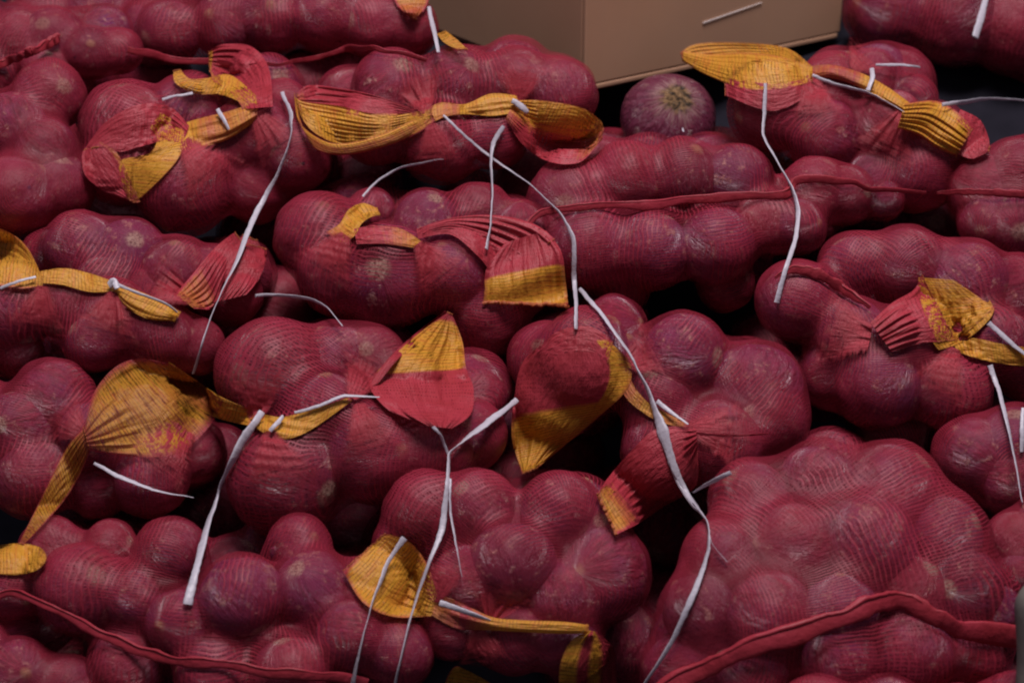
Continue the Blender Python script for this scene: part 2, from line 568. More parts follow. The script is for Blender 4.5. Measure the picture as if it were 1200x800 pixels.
G_ = 'red net sacks of onions piled up'
build_sack('a', 'red onion sack at the top left corner, dark gap above it', 0.03,
           [(-30, 45, 45), (25, 50, 42), (62, 45, 38), (105, 62, 36), (140, 60, 30), (-20, 90, 40), (50, 82, 30)])
build_sack('b', 'long red onion sack along the top edge left of the cardboard box, seam sagging below', 0.04,
           [(200, 38, 40), (262, 30, 42), (318, 22, 44), (378, 20, 42), (435, 28, 40), (478, 32, 34), (250, -15, 40), (330, -25, 40), (420, -25, 40), (180, 58, 24, .02)], B=0.02)
build_sack('c', 'tall bulging red onion sack cut by the left edge in the upper left', -0.015,
           [(58, 112, 48), (12, 150, 46), (52, 175, 42), (20, 228, 50), (68, 218, 42, .01), (-45, 200, 48), (-50, 130, 45)])
build_sack('d', 'red onion sack with two curled yellow mouths in the upper left', 0.0,
           [(150, 150, 54), (142, 195, 46), (215, 222, 58, -.01), (300, 160, 50), (345, 182, 46), (255, 175, 45), (330, 130, 42, .02), (220, 130, 42, .02), (300, 222, 44, .02)])
build_sack('e', 'red onion sack with broad yellow mouths in front of the cardboard box', -0.005,
           [(460, 105, 46), (535, 98, 46), (605, 100, 46), (655, 112, 46), (440, 155, 42), (515, 168, 52), (580, 160, 40, .01), (400, 140, 32, .02)])
build_sack('f', 'red onion sack with bright yellow mouth right of the cardboard box', 0.0,
           [(905, 130, 56), (975, 105, 42), (1020, 92, 38), (965, 160, 46), (1040, 150, 50), (1075, 200, 48, .01), (1105, 165, 42), (1020, 215, 40, .01), (1070, 115, 32, .01)])
build_sack('g', 'shaded dark red onion sack in the top right corner', 0.22,
           [(1040, 10, 58), (1120, 20, 62), (1190, 30, 60), (1080, -40, 55), (1170, -40, 55), (1250, 0, 55), (1230, 60, 50)], B=0.02)
build_sack('h', 'long red onion sack with straight seam in the upper centre right', -0.01,
           [(668, 235, 50), (735, 212, 50), (800, 208, 46), (862, 212, 48), (690, 290, 52), (765, 292, 56), (838, 288, 52), (895, 262, 44),
            (955, 225, 44), (990, 228, 38), (935, 265, 36), (640, 270, 40, .02), (730, 335, 36, .03), (850, 330, 36, .03), (1035, 235, 26, .02)], k=0.0034, B=0.03)
build_sack('i', 'red onion sack cut by the right edge below the dark gap', 0.02,
           [(1150, 222, 50), (1195, 205, 48), (1190, 262, 46), (1245, 225, 50), (1240, 280, 45), (1155, 262, 34)])
build_sack('j', 'plump red onion sack with small curled yellow band left of centre', 0.0,
           [(375, 278, 54), (455, 322, 66, -.01), (400, 320, 56), (500, 262, 46), (560, 255, 40, .02), (530, 320, 50), (570, 370, 50, .02), (435, 250, 34, .02), (610, 330, 42, .02), (610, 270, 40, .0)])
build_sack('l', 'flat red onion sack with open tulip shaped mouth in the middle left', 0.005,
           [(95, 292, 50), (150, 300, 48), (205, 318, 44), (120, 335, 40), (250, 325, 40), (60, 300, 34, .02), (270, 345, 36, .01), (180, 345, 36)])
build_sack('k', 'red onion sack with knotted yellow neck at the left edge', -0.02,
           [(15, 368, 50), (75, 358, 46), (130, 368, 46), (185, 392, 42), (230, 405, 34), (20, 410, 36, .01), (110, 400, 36), (-50, 360, 50), (-45, 410, 40)])
build_sack('m', 'red onion sack with thin see-through yellow mouth at the left edge', -0.015,
           [(62, 470, 50), (20, 500, 50), (40, 560, 50), (110, 510, 46), (165, 500, 48, .01), (175, 560, 50), (-40, 480, 50), (-40, 550, 50), (225, 530, 40, .03), (115, 575, 36, .02)])
build_sack('n', 'large red onion sack with twisted yellow neck and white tie left of centre', -0.03,
           [(320, 438, 66), (395, 420, 44, .02), (435, 420, 42, .03), (338, 560, 78, -.015), (438, 530, 68, -.01), (505, 530, 56), (550, 510, 48, .01), (385, 485, 50, -.005), (560, 465, 38, .04), (470, 455, 44, .02)])
build_sack('o', 'red onion sack with big drooping yellow edged mouth in the centre', -0.02,
           [(800, 418, 62), (885, 455, 66), (900, 490, 56), (845, 520, 60), (770, 470, 50), (730, 430, 44, .02), (690, 420, 60, .01), (775, 530, 46), (720, 385, 40, .03), (660, 470, 44, .03), (640, 420, 44, .04)])
build_sack('p', 'wide red onion sack with folded yellow mouth at the right', -0.01,
           [(935, 352, 50, -.01), (1000, 312, 46, .01), (1062, 315, 52), (1130, 335, 56), (1190, 345, 50, .01), (1000, 395, 52), (1060, 400, 50, -.01), (1030, 450, 56), (1115, 460, 54, -.005), (1165, 400, 44),
            (975, 440, 44, .02), (1200, 430, 44, .01)], B=0.04)
build_sack('q', 'small visible end of red onion sack at right edge under two white strings', -0.01,
           [(1140, 535, 48), (1190, 520, 46), (1240, 540, 50), (1185, 565, 40), (1250, 590, 45)])
build_sack('r', 'round red onion sack with a pale onion root showing, bottom centre', -0.03,
           [(500, 600, 48), (600, 660, 62, -.012), (560, 595, 46), (655, 600, 54), (705, 672, 60), (660, 700, 56), (545, 685, 46), (700, 620, 40), (600, 745, 46), (660, 745, 46, .01), (530, 735, 40, .01), (470, 640, 36, .01)], roots=(1,))
build_sack('s', 'wide red onion sack with wavy seam in the bottom left corner', -0.03,
           [(95, 690, 56), (200, 650, 52), (155, 700, 40), (282, 700, 58, -.008), (365, 690, 54), (350, 640, 40, .01), (60, 640, 40, .02), (210, 730, 44), (410, 745, 44), (150, 780, 56, .01), (250, 790, 50), (340, 790, 50),
            (468, 765, 48), (20, 690, 45, .01), (430, 690, 40, .01), (130, 640, 34, .02), (10, 740, 36, .03)], k=0.0034, B=0.03)
build_sack('t', 'large taut red onion sack with thick curved seam in the bottom right', -0.04,
           [(880, 585, 52), (960, 560, 46), (1045, 575, 56), (1015, 640, 62), (930, 640, 60), (845, 650, 50), (820, 715, 50), (1110, 625, 50), (1130, 690, 54), (900, 720, 54), (985, 715, 50), (1070, 690, 50),
            (800, 785, 50), (880, 790, 50), (985, 775, 54), (1070, 765, 52), (1140, 765, 46), (1170, 715, 36)], k=0.0085, B=0.05)
build_sack('u', 'sliver of a red onion sack at the right edge above the grey post', -0.03,
           [(1195, 635, 38), (1230, 620, 44), (1235, 670, 44), (1195, 672, 30)])
build_sack('v', 'shadowed onion sack in the bottom left corner beneath a seam', -0.0,
           [(20, 790, 44), (80, 805, 40), (-30, 760, 45), (30, 850, 45), (110, 850, 45), (-40, 830, 45)])
build_sack('w', 'strip of red onion sack along the very bottom edge at right', -0.05,
           [(960, 842, 50), (1040, 838, 50), (1120, 845, 50), (1190, 830, 50), (890, 860, 45)])
# single onion by the box
cpos = C(783, 140, 1.66)
on5 = link('onion', onion_mesh(40), None, W(cpos))
s5 = 60 * 1.66 / FPX
on5.data.materials.clear(); on5.data.materials.append(mat_onion(True))
on5.scale = (s5, s5 * 0.94, s5 * 0.86)
on5.rotation_euler = (-Vector(RM.T @ np.array([0.16, 0.42, -0.9]))).to_track_quat('Z', 'Y').to_euler()
tag(on5, 'single bare purple onion with brown root end below the cardboard box', 'onion')
build_sack('x', 'red onion sack hidden in shade behind the lone onion', 0.12,
           [(760, 205, 50), (830, 208, 50), (880, 215, 50), (700, 205, 50)], B=0.02)

# sacks further down in the pile, glimpsed through the gaps
LB = ['dark sack glimpsed beneath the top left corner sack', 'dark sack glimpsed under the sagging seam of the top edge sack',
      'dark sack sliver between the left edge sack and the sack with two curled yellow mouths', 'dark sack in the gap above the plump sack left of centre',
      'dark sack behind the crossing of two white strings', 'dark sack in the gap above the wide sack with folded yellow mouth',
      'dark sack behind the white string arching under the plump sack', 'dark sack sliver above the big drooping yellow edged mouth',
      'dark sack in the hollow right of the centre sack with drooping mouths', 'dark sack behind the thick white tape at the left',
      'dark sack in the gap below the tip of the big drooping yellow mouth', 'dark sack in the gap beside the knot of the longest white string',
      'dark sack in the shadow above the large taut bottom right sack', 'dark sack in the gap left of the folded yellow mouth near the bottom',
      'dark sack in the crevice between the pale root sack and the bottom right sack']
for i, (bx, by) in enumerate([(120, 40), (420, 110), (90, 250), (360, 230), (620, 250), (1080, 250), (270, 370), (600, 420), (960, 420), (250, 570), (600, 540), (780, 600), (1100, 520), (420, 650), (730, 720)]):
    pts = [(bx + dx * 62 + random.uniform(-8, 8), by + dy * 58 + (dx % 2) * 20, 48) for dx in (-1, 0, 1) for dy in (-.5, .5)]
    build_sack('f%d' % i, LB[i], 0.13, pts, B=0.02, back=False, nu=60, nv=70, group='deep shaded sacks inside the pile')

# hole-filled, softened copy of the map for strings and cloth
SM = ZMAP.copy()
SM = np.minimum(SM, (D0(np.arange(MH) * MAPS - 50) + 0.09)[:, None])


def boxblur(a, n):
    p = np.pad(a, n, mode='edge')
    c = np.cumsum(np.cumsum(p, 0), 1)
    c = np.pad(c, ((1, 0), (1, 0)))
    k_ = 2 * n + 1
    return (c[k_:, k_:] - c[:-k_, k_:] - c[k_:, :-k_] + c[:-k_, :-k_]) / k_ ** 2


SOFT = boxblur(boxblur(SM, 6), 6)


def minf(a, n):
    o = a.copy()
    for di in range(-n, n + 1):
        for dj in range(-n, n + 1):
            o = np.minimum(o, np.roll(np.roll(a, di, 0), dj, 1))
    return o


HARD = boxblur(minf(SM, 3), 1)



def cr(P, n):
    """Catmull-Rom through control points"""
    P = np.asarray(P, float)
    if P.ndim == 1: P = P[:, None]
    m = len(P)
    t = np.linspace(0, m - 1, n)
    i = np.clip(t.astype(int), 0, m - 2)
    f = (t - i)[:, None]
    p0 = P[np.maximum(i - 1, 0)]; p1 = P[i]; p2 = P[i + 1]; p3 = P[np.minimum(i + 2, m - 1)]
    return 0.5 * ((2 * p1) + (-p0 + p2) * f + (2 * p0 - 5 * p1 + 4 * p2 - p3) * f ** 2 + (-p0 + 3 * p1 - 3 * p2 + p3) * f ** 3)


# ------------------------------------------------------------------ cloth: flattened tubes and sheets of net
def patch(L, R, h=14, lift=4, yel=((0, 0), (1, 1)), pleat=1.6, npl=7, nu=46, nv=44, closed=False, ysd=None, soft=True, hem=0.0, seed=0, fold=0.0, fade=None, thin=0.0):
    """ruled net sheet between polylines L and R (photo pixels, placed on the pile at its own distance);
    h = bulge towards the viewer (px), lift = clearance (px), yel = colour along the length"""
    r = np.random.default_rng(seed + int(L[0][0] * 7 + L[0][1]))
    Lc = cr(L, nu); Rc = cr(R, nu)
    t = np.linspace(0, 1, nu)
    if closed:
        a = np.linspace(0, 2 * math.pi, nv, endpoint=False)
        s = 0.5 - 0.5 * np.cos(a); bz = np.sin(a)
    else:
        s = np.linspace(0, 1, nv); bz = np.sqrt(np.clip(1 - (2 * s - 1) ** 2, 0, 1))
    Q = Lc[:, None] * (1 - s)[None, :, None] + Rc[:, None] * s[None, :, None]
    wd = np.linalg.norm(Rc - Lc, axis=1)
    hh = np.minimum(h, wd * 0.55)
    # pleats run along the length
    ph0 = r.uniform(0, 6, 4)
    sx = s[None] if not closed else (np.arange(nv) / nv)[None]
    pl = (np.sin(2 * math.pi * npl * sx + ph0[0] + 1.3 * np.sin(3 * t[:, None] + ph0[1])) +
          0.6 * np.sin(2 * math.pi * npl * 1.73 * sx + ph0[2] + 2 * t[:, None]) + 0.5 * np.sin(2 * math.pi * 1.7 * sx + 5 * t[:, None] + ph0[3]))
    base = (zat(Q[..., 0], Q[..., 1], SOFT) if soft else np.full(Q.shape[:2], D0(Q[..., 1]).mean()))
    mid = base.mean(1, keepdims=True) * 0.5 + base * 0.5
    for _ in range(70):                            # the cloth is stiff enough to span hollows
        a_ = mid.copy(); a_[1:-1] = (mid[:-2] + mid[2:]) / 2
        mid = np.minimum(mid, a_)
        if _ % 3 == 0 and not closed:
            a_ = mid.copy(); a_[:, 1:-1] = (mid[:, :-2] + mid[:, 2:]) / 2
            mid = np.minimum(mid, a_)
    pxm = mid / FPX
    if not closed and fade is None:                # slack cloth buckles and its edges curl up
        bk = np.sin(2.2 * math.pi * t[:, None] + 3.0 * s[None] + ph0[2]) + 0.7 * np.sin(4.1 * s[None] - 3.3 * t[:, None] + ph0[1]) + .5 * np.sin(9 * t[:, None] + 5 * s[None] + ph0[0])
        curl = (np.abs(2 * s - 1) ** 6)[None] + 0.8 * (t[:, None] ** 10)
        mid = mid - pxm * np.minimum(wd / 80, 1)[:, None] * (3.0 * bk + 5.0 * curl + 2.0)
    d = mid - lift * pxm - hh[:, None] * bz[None] * pxm + pleat * pl * pxm * np.minimum(1, wd / 60)[:, None]
    if fold: d = d - fold * pxm * np.sin(math.pi * t)[:, None]
    hard = zat(Q[..., 0], Q[..., 1], HARD) - (1.5 + (0 if closed else 1)) * pxm
    if not closed or True:
        back = (bz < 0)[None] if closed else np.zeros((1, nv), bool)
        d = np.where(back, np.minimum(d, hard + 1 * pxm), np.minimum(d, hard))
    jag = r.normal(0, 0.6, Q.shape[:2]) * (t[:, None] > 0.97)
    cpt = C(Q[..., 0], Q[..., 1] + jag, d)
    P = W(cpt)
    yl = np.interp(t, [a_[0] for a_ in yel], [a_[1] for a_ in yel])
    Y = np.repeat(yl[:, None], nv, 1)
    if ysd is not None:
        Y = np.maximum(Y, np.interp(s, [a_[0] for a_ in ysd], [a_[1] for a_ in ysd])[None])
    FR = np.exp(-((1 - t) / 0.05) ** 2)[:, None] * 0.55 * np.ones((1, nv))
    if not closed:
        FR = np.maximum(FR, 0.42 * np.exp(-(np.minimum(s, 1 - s) / 0.035) ** 2)[None])
    FR = np.maximum(FR, thin)
    if fade is not None:
        FR = np.maximum(FR, np.interp(t, [0, fade, 1], [0.1, 0.45, 1.4])[:, None])
        if not closed: FR = np.maximum(FR, np.interp(np.minimum(s, 1 - s), [0, .4], [1.35, 0])[None] * np.ones((nu, 1)))
    if not closed:
        se = np.minimum(s, 1 - s)
        Y = Y * (1 - 0.5 * np.exp(-(se / 0.07) ** 2))[None]
    Y = Y * (1 - 0.35 * np.exp(-((1 - t) / 0.06) ** 2))[:, None]
    seg = np.linalg.norm(np.diff((Lc + Rc) / 2, axis=0), axis=1)
    ul = np.concatenate([[0], np.cumsum(seg)]) * 1.4 / FPX
    wm = max(wd.mean(), 30) * 1.4 / FPX * (2 if closed else 1)
    if closed:
        sv = np.linspace(0, 1, nv + 1)
        uv = np.stack([np.repeat(ul[:, None], nv + 1, 1), np.repeat(sv[None] * wm, nu, 0)], -1)
    else:
        uv = np.stack([np.repeat(ul[:, None], nv, 1), np.repeat(s[None] * wm, nu, 0)], -1)
    me = grid_mesh('p', P, M_CLOTH, np.zeros(3), uv=uv, attrs={'yel': Y, 'fray': FR}, closed_v=closed)
    zs = cpt.reshape(-1, 3)
    HEAP.append(zs)
    out = [me]
    if not closed:
        for edge, w_ in (((cpt[-1], hem or 0.8),) if fade is None else ()):
            ed = edge.copy()
            ed += np.random.default_rng(5).normal(0, 0.00015, ed.shape)
            out.append(tube_mesh(ed, np.full(len(ed), w_), 0.75, yv=0.42, mat=M_CLOTH, ns=7))
    return out


HEAP = []


def gather(p, q, w0, w1, **k):
    """net bunched at p and spreading over the onions towards q"""
    p = np.array(p, float); q = np.array(q, float)
    q = p + (q - p) * 1.35; w0 = w0 + 10; w1 = w1 * 1.7
    dv = (q - p) / np.linalg.norm(q - p); nr = np.array([-dv[1], dv[0]])
    L, Rr = [], []
    for f in (0, .33, .66, 1):
        w_ = w0 + (w1 - w0) * f ** 0.8
        L.append(tuple(p + (q - p) * f + nr * w_ / 2)); Rr.append(tuple(p + (q - p) * f - nr * w_ / 2))
    a = dict(h=4, lift=2.4, yel=((0, .1), (.15, 0), (1, 0)), pleat=1.8, npl=5, fade=.3)
    a.update(k)
    return patch(L, Rr, **a)


def tube_mesh(cpts, rad_px, flat=0.5, yv=0.0, mat=None, ns=10, twist=0.0, closed=False, rag=0.0):
    """tube through camera-frame points, radius in px at its own distance, flattened towards the viewer"""
    n = len(cpts)
    T = np.gradient(cpts, axis=0); T /= np.maximum(np.linalg.norm(T, axis=1, keepdims=True), 1e-9)
    V = -cpts / np.linalg.norm(cpts, axis=1, keepdims=True)
    Bn = np.cross(T, V); Bn /= np.maximum(np.linalg.norm(Bn, axis=1, keepdims=True), 1e-9)
    N = np.cross(Bn, T)
    a = np.linspace(0, 2 * math.pi, ns, endpoint=False)
    tw = np.linspace(0, twist, n)[:, None]
    ca, sa = np.cos(a)[None], np.sin(a)[None] * flat
    x = ca * np.cos(tw) - sa * np.sin(tw); y = ca * np.sin(tw) + sa * np.cos(tw)
    R = (np.asarray(rad_px) * cpts[:, 2] / FPX)[:, None]
    if rag: R = R * (1 + rag * rng.standard_normal((n, 1)))
    P = cpts[:, None] + (Bn[:, None] * x[..., None] + N[:, None] * y[..., None]) * R[..., None]
    ln = np.concatenate([[0], np.cumsum(np.linalg.norm(np.diff(cpts, axis=0), axis=1))])
    uv = np.stack([np.repeat(ln[:, None], ns + 1, 1), np.repeat(np.linspace(0, 1, ns + 1)[None] * 0.012, n, 0)], -1)
    return grid_mesh('t', W(P), mat or M_STR, np.zeros(3), uv=uv, attrs={'yel': np.full((n, ns), yv)}, closed_v=True)


def neck(key, name, patches):
    s = SACKS[key]
    ms = [m for p in patches for m in p]
    for m in ms:                                   # world -> relative to the sack's base
        v = np.empty(len(m.vertices) * 3, np.float32); m.vertices.foreach_get('co', v)
        v = v.reshape(-1, 3) - s['origin'].astype(np.float32)
        m.vertices.foreach_set('co', v.ravel())
    return join_meshes(name, ms, M_CLOTH, s['e'], s['origin'])


def seam(key, pts, wpx=6, ruff=1.1, lift=3):
    s = SACKS[key]
    n = 90
    q = cr(pts, n)
    wv = cr([wpx] * len(pts), n)[:, 0] if np.isscalar(wpx) else cr(wpx, n)[:, 0]
    d = zat(q[:, 0], q[:, 1], SOFT)
    hd = zat(q[:, 0], q[:, 1], HARD)
    d = np.minimum(d, hd) - lift * d / FPX
    kk = np.ones(7) / 7
    d = np.minimum(d, np.convolve(np.pad(d, 3, mode='edge'), kk, 'valid'))
    d = np.convolve(np.pad(d, 3, mode='edge'), kk, 'valid')
    q = q + np.stack([np.zeros(n), ruff * np.sin(np.arange(n) * 0.5 + 1.3 * np.sin(np.arange(n) * 0.17))], 1)
    c = C(q[:, 0], q[:, 1], d)
    wv = wv * 0.85 * (1 + np.convolve(rng.normal(0, 0.28, n + 4), np.ones(5) / 5, 'valid'))
    a = tube_mesh(c, wv, 0.22, 0.0, M_SEAM, ns=12, twist=0.35)
    c2 = C(q[:, 0], q[:, 1] - wv * 0.75, d - 1.0 * d / FPX)      # rolled thread edge along the top
    b = tube_mesh(c2, wv * 0.22, 0.9, 0.0, M_SEAM, ns=8)
    ms = [a, b]
    for m in ms:
        v = np.empty(len(m.vertices) * 3, np.float32); m.vertices.foreach_get('co', v)
        m.vertices.foreach_set('co', (v.reshape(-1, 3) - s['origin'].astype(np.float32)).ravel())
    o = join_meshes('seam', ms, M_SEAM, s['e'], s['origin'])
    HEAP.append(c)
    return o


seam('b', [(150, 58), (195, 68), (240, 73), (300, 76), (345, 73), (390, 62), (420, 56), (455, 60), (500, 70)], [4, 6, 4, 3, 3, 4, 4, 3, 3])
seam('a', [(-10, 78), (20, 68), (50, 55), (70, 44)], 6)
seam('h', [(612, 268), (640, 248), (690, 242), (760, 240), (830, 232), (915, 228), (935, 212), (990, 212), (1025, 222), (1085, 225)], [3, 6, 6, 6, 6, 6, 6, 5, 4, 2])
seam('i', [(1098, 226), (1130, 225), (1165, 226), (1215, 229)], [2, 4, 5, 5], ruff=0.3)
seam('s', [(-15, 702), (20, 695), (60, 712), (110, 738), (160, 760), (200, 772), (260, 778), (320, 788), (380, 792), (430, 800)], [5, 6, 6, 6, 7, 8, 8, 8, 7, 7], lift=5)
seam('t', [(770, 812), (815, 788), (870, 762), (930, 742), (990, 722), (1035, 704), (1060, 704), (1095, 722), (1130, 738), (1200, 746)], [12, 13, 13, 14, 14, 13, 12, 13, 15, 16], lift=6)
seam('p', [(908, 325), (930, 316), (960, 322), (990, 340), (1020, 360)], [2, 6, 8, 7, 3], ruff=0.4)
seam('o', [(812, 507), (860, 510), (900, 508)], [2, 1.5, 1], ruff=0.1)

Yall = ((0, 1), (1, 1))
# d: left mouth, band, right mouth
neck('d', 'mouth', [
    patch([(222, 148), (200, 126), (165, 122), (125, 142), (98, 176)], [(214, 168), (192, 165), (165, 172), (140, 178), (116, 172)], h=16, lift=10, yel=((0, .2), (.2, 0), (1, 0)), pleat=2.2),
    patch([(188, 132), (208, 142), (216, 160), (206, 190), (160, 237)], [(176, 150), (184, 164), (172, 182), (140, 190), (148, 232)], h=9, lift=20, yel=Yall, pleat=2.6, npl=5),
    patch([(96, 178), (99, 204), (122, 224), (156, 237)], [(118, 166), (136, 178), (150, 204), (164, 236)], h=10, lift=18, yel=((0, .0), (1, .1)), ysd=((0, 0), (.8, .0), (1, .8)), pleat=1),
])
neck('d', 'neck', [
    patch([(206, 148), (235, 138), (262, 132), (300, 120)], [(212, 178), (240, 172), (270, 162), (302, 140)], h=10, lift=6, yel=((0, .8), (.4, .45), (1, .55)), pleat=2.5, closed=True)])
neck('d', 'mouth', [
    patch([(320, 125), (315, 80), (295, 55), (262, 52), (245, 60)], [(285, 128), (272, 110), (258, 100), (250, 95), (246, 84)], h=16, lift=8, yel=((0, 0), (.6, 0), (.85, .15), (1, 1)), ysd=((0, 0), (.7, 0), (1, .7)), pleat=2.5),
    patch([(300, 112), (270, 88), (240, 92), (222, 92), (212, 82)], [(302, 130), (262, 112), (230, 110), (206, 98), (203, 84)], h=8, lift=22, yel=Yall, pleat=2),
])
# e
neck('e', 'mouth', [
    patch([(490, 130), (440, 112), (395, 103), (362, 100), (348, 110)], [(500, 140), (462, 145), (425, 152), (385, 150), (352, 130)], h=4, lift=6, yel=((0, 0), (.7, 0.1), (1, .5)), pleat=2, ysd=((0, 0), (.5, .0), (.8, .8), (1, 1))),
    patch([(345, 108), (352, 118), (395, 124), (450, 135), (505, 128)], [(345, 118), (362, 150), (400, 170), (450, 166), (505, 140)], h=3, lift=7, yel=Yall, pleat=2.0, npl=9),
    patch([(345, 112), (352, 145), (390, 168), (440, 160), (480, 143), (505, 132)], [(348, 125), (365, 170), (400, 182), (452, 172), (490, 156), (510, 142)], h=7, lift=13, yel=((0, .45), (1, .5)), ysd=((0, .8), (.5, .4), (1, .1)), pleat=1.5),
])
neck('e', 'neck', [
    patch([(495, 130), (518, 120), (545, 122), (575, 110), (605, 112)], [(500, 148), (520, 138), (545, 134), (580, 136), (612, 130)], h=10, lift=8, yel=((0, .6), (.4, .42), (.55, 1), (1, 1)), pleat=2, closed=True)])
neck('e', 'mouth', [
    patch([(602, 118), (635, 118), (680, 126), (704, 142), (706, 155)], [(600, 132), (625, 150), (665, 160), (695, 168), (702, 160)], h=5, lift=12, yel=((0, .9), (1, .95)), ysd=((0, 1), (.3, .6), (1, .35)), pleat=2),
    patch([(598, 128), (625, 142), (660, 150), (690, 152), (707, 150)], [(592, 140), (615, 172), (645, 190), (680, 190), (704, 165)], h=9, lift=14, yel=((0, .4), (.4, .15), (1, .5)), ysd=((0, .7), (.2, .4), (1, .1)), pleat=1.5),
])
# f
neck('f', 'mouth', [
    patch([(952, 78), (920, 56), (860, 50), (815, 52), (798, 62)], [(952, 88), (920, 74), (880, 72), (835, 78), (800, 70)], h=5, lift=12, yel=Yall, pleat=2.2),
    patch([(952, 78), (910, 66), (870, 62), (835, 64), (800, 60)], [(952, 96), (915, 104), (872, 104), (828, 88), (800, 72)], h=9, lift=18, yel=((0, .9), (1, .9)), ysd=((0, .9), (.4, .7), (.8, .4), (1, .1)), pleat=2.2),
    patch([(948, 92), (905, 98), (850, 92)], [(948, 112), (905, 130), (850, 112)], h=6, lift=6, yel=((0, 0), (1, 0)), pleat=1.5),
])
neck('f', 'neck', [
    patch([(948, 78), (975, 76), (1010, 86), (1040, 102), (1068, 122)], [(948, 94), (975, 92), (1006, 102), (1034, 118), (1060, 132)], h=9, lift=7, yel=((0, .4), (.45, .35), (.6, .8), (1, .9)), pleat=1.5, closed=True)])
neck('f', 'mouth', [
    patch([(1060, 122), (1095, 118), (1120, 130), (1140, 150)], [(1052, 150), (1075, 158), (1095, 172), (1120, 184)], h=12, lift=9, yel=((0, .85), (.5, .7), (1, .75)), ysd=((0, .3), (.5, .9), (1, .2)), pleat=3),
    patch([(1125, 128), (1148, 140), (1158, 160), (1160, 172)], [(1112, 178), (1125, 182), (1140, 186), (1158, 178)], h=8, lift=4, yel=((0, .2), (1, 0)), pleat=2),
])
# j
neck('j', 'neck', [
    patch([(382, 272), (398, 262), (408, 246), (425, 238), (442, 244)], [(402, 286), (416, 276), (424, 262), (436, 254), (446, 252)], h=8, lift=9, yel=((0, .35), (.4, .7), (1, 1)), pleat=2.2, closed=True),
    patch([(415, 268), (440, 264), (470, 268), (496, 284)], [(418, 286), (445, 286), (470, 288), (494, 292)], h=8, lift=5, yel=((0, .25), (.4, .3), (1, .6)), pleat=2.4, closed=True)])
neck('j', 'mouth', [
    patch([(488, 268), (530, 255), (580, 252), (625, 262), (650, 280)], [(490, 280), (528, 275), (560, 300), (575, 318), (585, 325)], h=10, lift=6, yel=((0, 0), (1, 0)), pleat=2.5),
    patch([(590, 285), (570, 315), (568, 340), (566, 354)], [(640, 270), (658, 295), (663, 330), (666, 358)], h=14, lift=12, yel=((0, 0), (.42, 0), (.52, 1), (.93, .9), (1, .35)), pleat=1.6, hem=2.2)])
# l tulip
neck('l', 'mouth', [
    patch([(205, 345), (228, 318), (252, 290), (275, 272)], [(228, 362), (250, 360), (262, 330), (284, 285)], h=10, lift=10, yel=((0, .45), (.35, .4), (.7, .05), (1, .1)), pleat=2),
    patch([(248, 355), (262, 335), (278, 305), (285, 285)], [(290, 345), (302, 330), (312, 305), (312, 292)], h=9, lift=16, yel=((0, .1), (1, 0)), pleat=1.6),
    patch([(262, 330), (270, 300), (284, 276)], [(300, 330), (308, 300), (302, 282)], h=0, lift=3, yel=((0, 0), (1, .1)), pleat=1.6)])
# k
neck('k', 'mouth', [patch([(50, 325), (32, 290), (10, 272), (-20, 262)], [(50, 335), (25, 338), (0, 335), (-20, 332)], h=8, lift=8, yel=((0, .75), (.5, .75), (1, .9)), ysd=((0, .9), (.5, .6), (1, .1)), pleat=2)])
neck('k', 'neck', [
    patch([(45, 318), (75, 314), (105, 320), (134, 330)], [(45, 332), (72, 334), (105, 342), (134, 342)], h=8, lift=7, yel=((0, .7), (1, .85)), pleat=2, closed=True),
    patch([(134, 330), (160, 340), (190, 352), (212, 366)], [(134, 342), (148, 360), (175, 374), (205, 376)], h=10, lift=8, yel=Yall, pleat=2, closed=True)])
# m : thin see-through mouth hanging to the left
neck('m', 'mouth', [
    patch([(205, 428), (165, 420), (135, 430), (110, 460), (98, 500)], [(262, 470), (245, 500), (210, 530), (160, 535), (105, 528)], h=8, lift=8, yel=((0, .3), (.25, .6), (.7, .7), (1, .5)), ysd=((0, .5), (.5, .45), (1, 0)), pleat=2.8, thin=.62),
    patch([(98, 500), (80, 520), (62, 555), (40, 600), (22, 636)], [(106, 528), (92, 560), (72, 590), (50, 615), (28, 638)], h=6, lift=8, yel=((0, .4), (.4, .7), (1, .5)), pleat=2.4, thin=.55),
    patch([(-10, 640), (20, 636), (45, 640), (55, 650)], [(-10, 672), (20, 673), (42, 668), (54, 658)], h=8, lift=12, yel=((0, .9), (1, .5)), ysd=((0, .4), (.4, .9), (1, .4)), pleat=2.2, closed=True)])
# n
neck('n', 'neck', [
    patch([(198, 424), (225, 442), (260, 465), (300, 482)], [(196, 432), (215, 462), (250, 488), (298, 500)], h=9, lift=9, yel=((0, .7), (.3, 1), (.8, .95), (1, .4)), ysd=((0, .9), (.6, .6), (1, 0)), pleat=1.4, closed=True),
    patch([(298, 482), (330, 488), (370, 478), (412, 464)], [(298, 500), (325, 514), (360, 506), (412, 470)], h=9, lift=9, yel=((0, .3), (.2, .8), (.9, .8), (1, .3)), ysd=((0, 0), (.5, .2), (.8, .9), (1, .9)), pleat=1.2, closed=True)])
neck('n', 'mouth', [
    patch([(495, 498), (455, 480), (432, 452), (440, 437), (485, 395), (524, 366)], [(530, 502), (552, 485), (555, 455), (546, 430), (542, 400), (530, 368)], h=16, lift=16, yel=((0, 0), (.56, 0), (.62, 1), (.88, .95), (.93, .4), (1, 0)), pleat=2.4, npl=5),
    patch([(430, 455), (455, 420), (490, 388), (522, 364)], [(445, 448), (468, 420), (498, 396), (530, 372)], h=5, lift=20, yel=((0, 0), (1, 0)), pleat=.8, closed=True)])
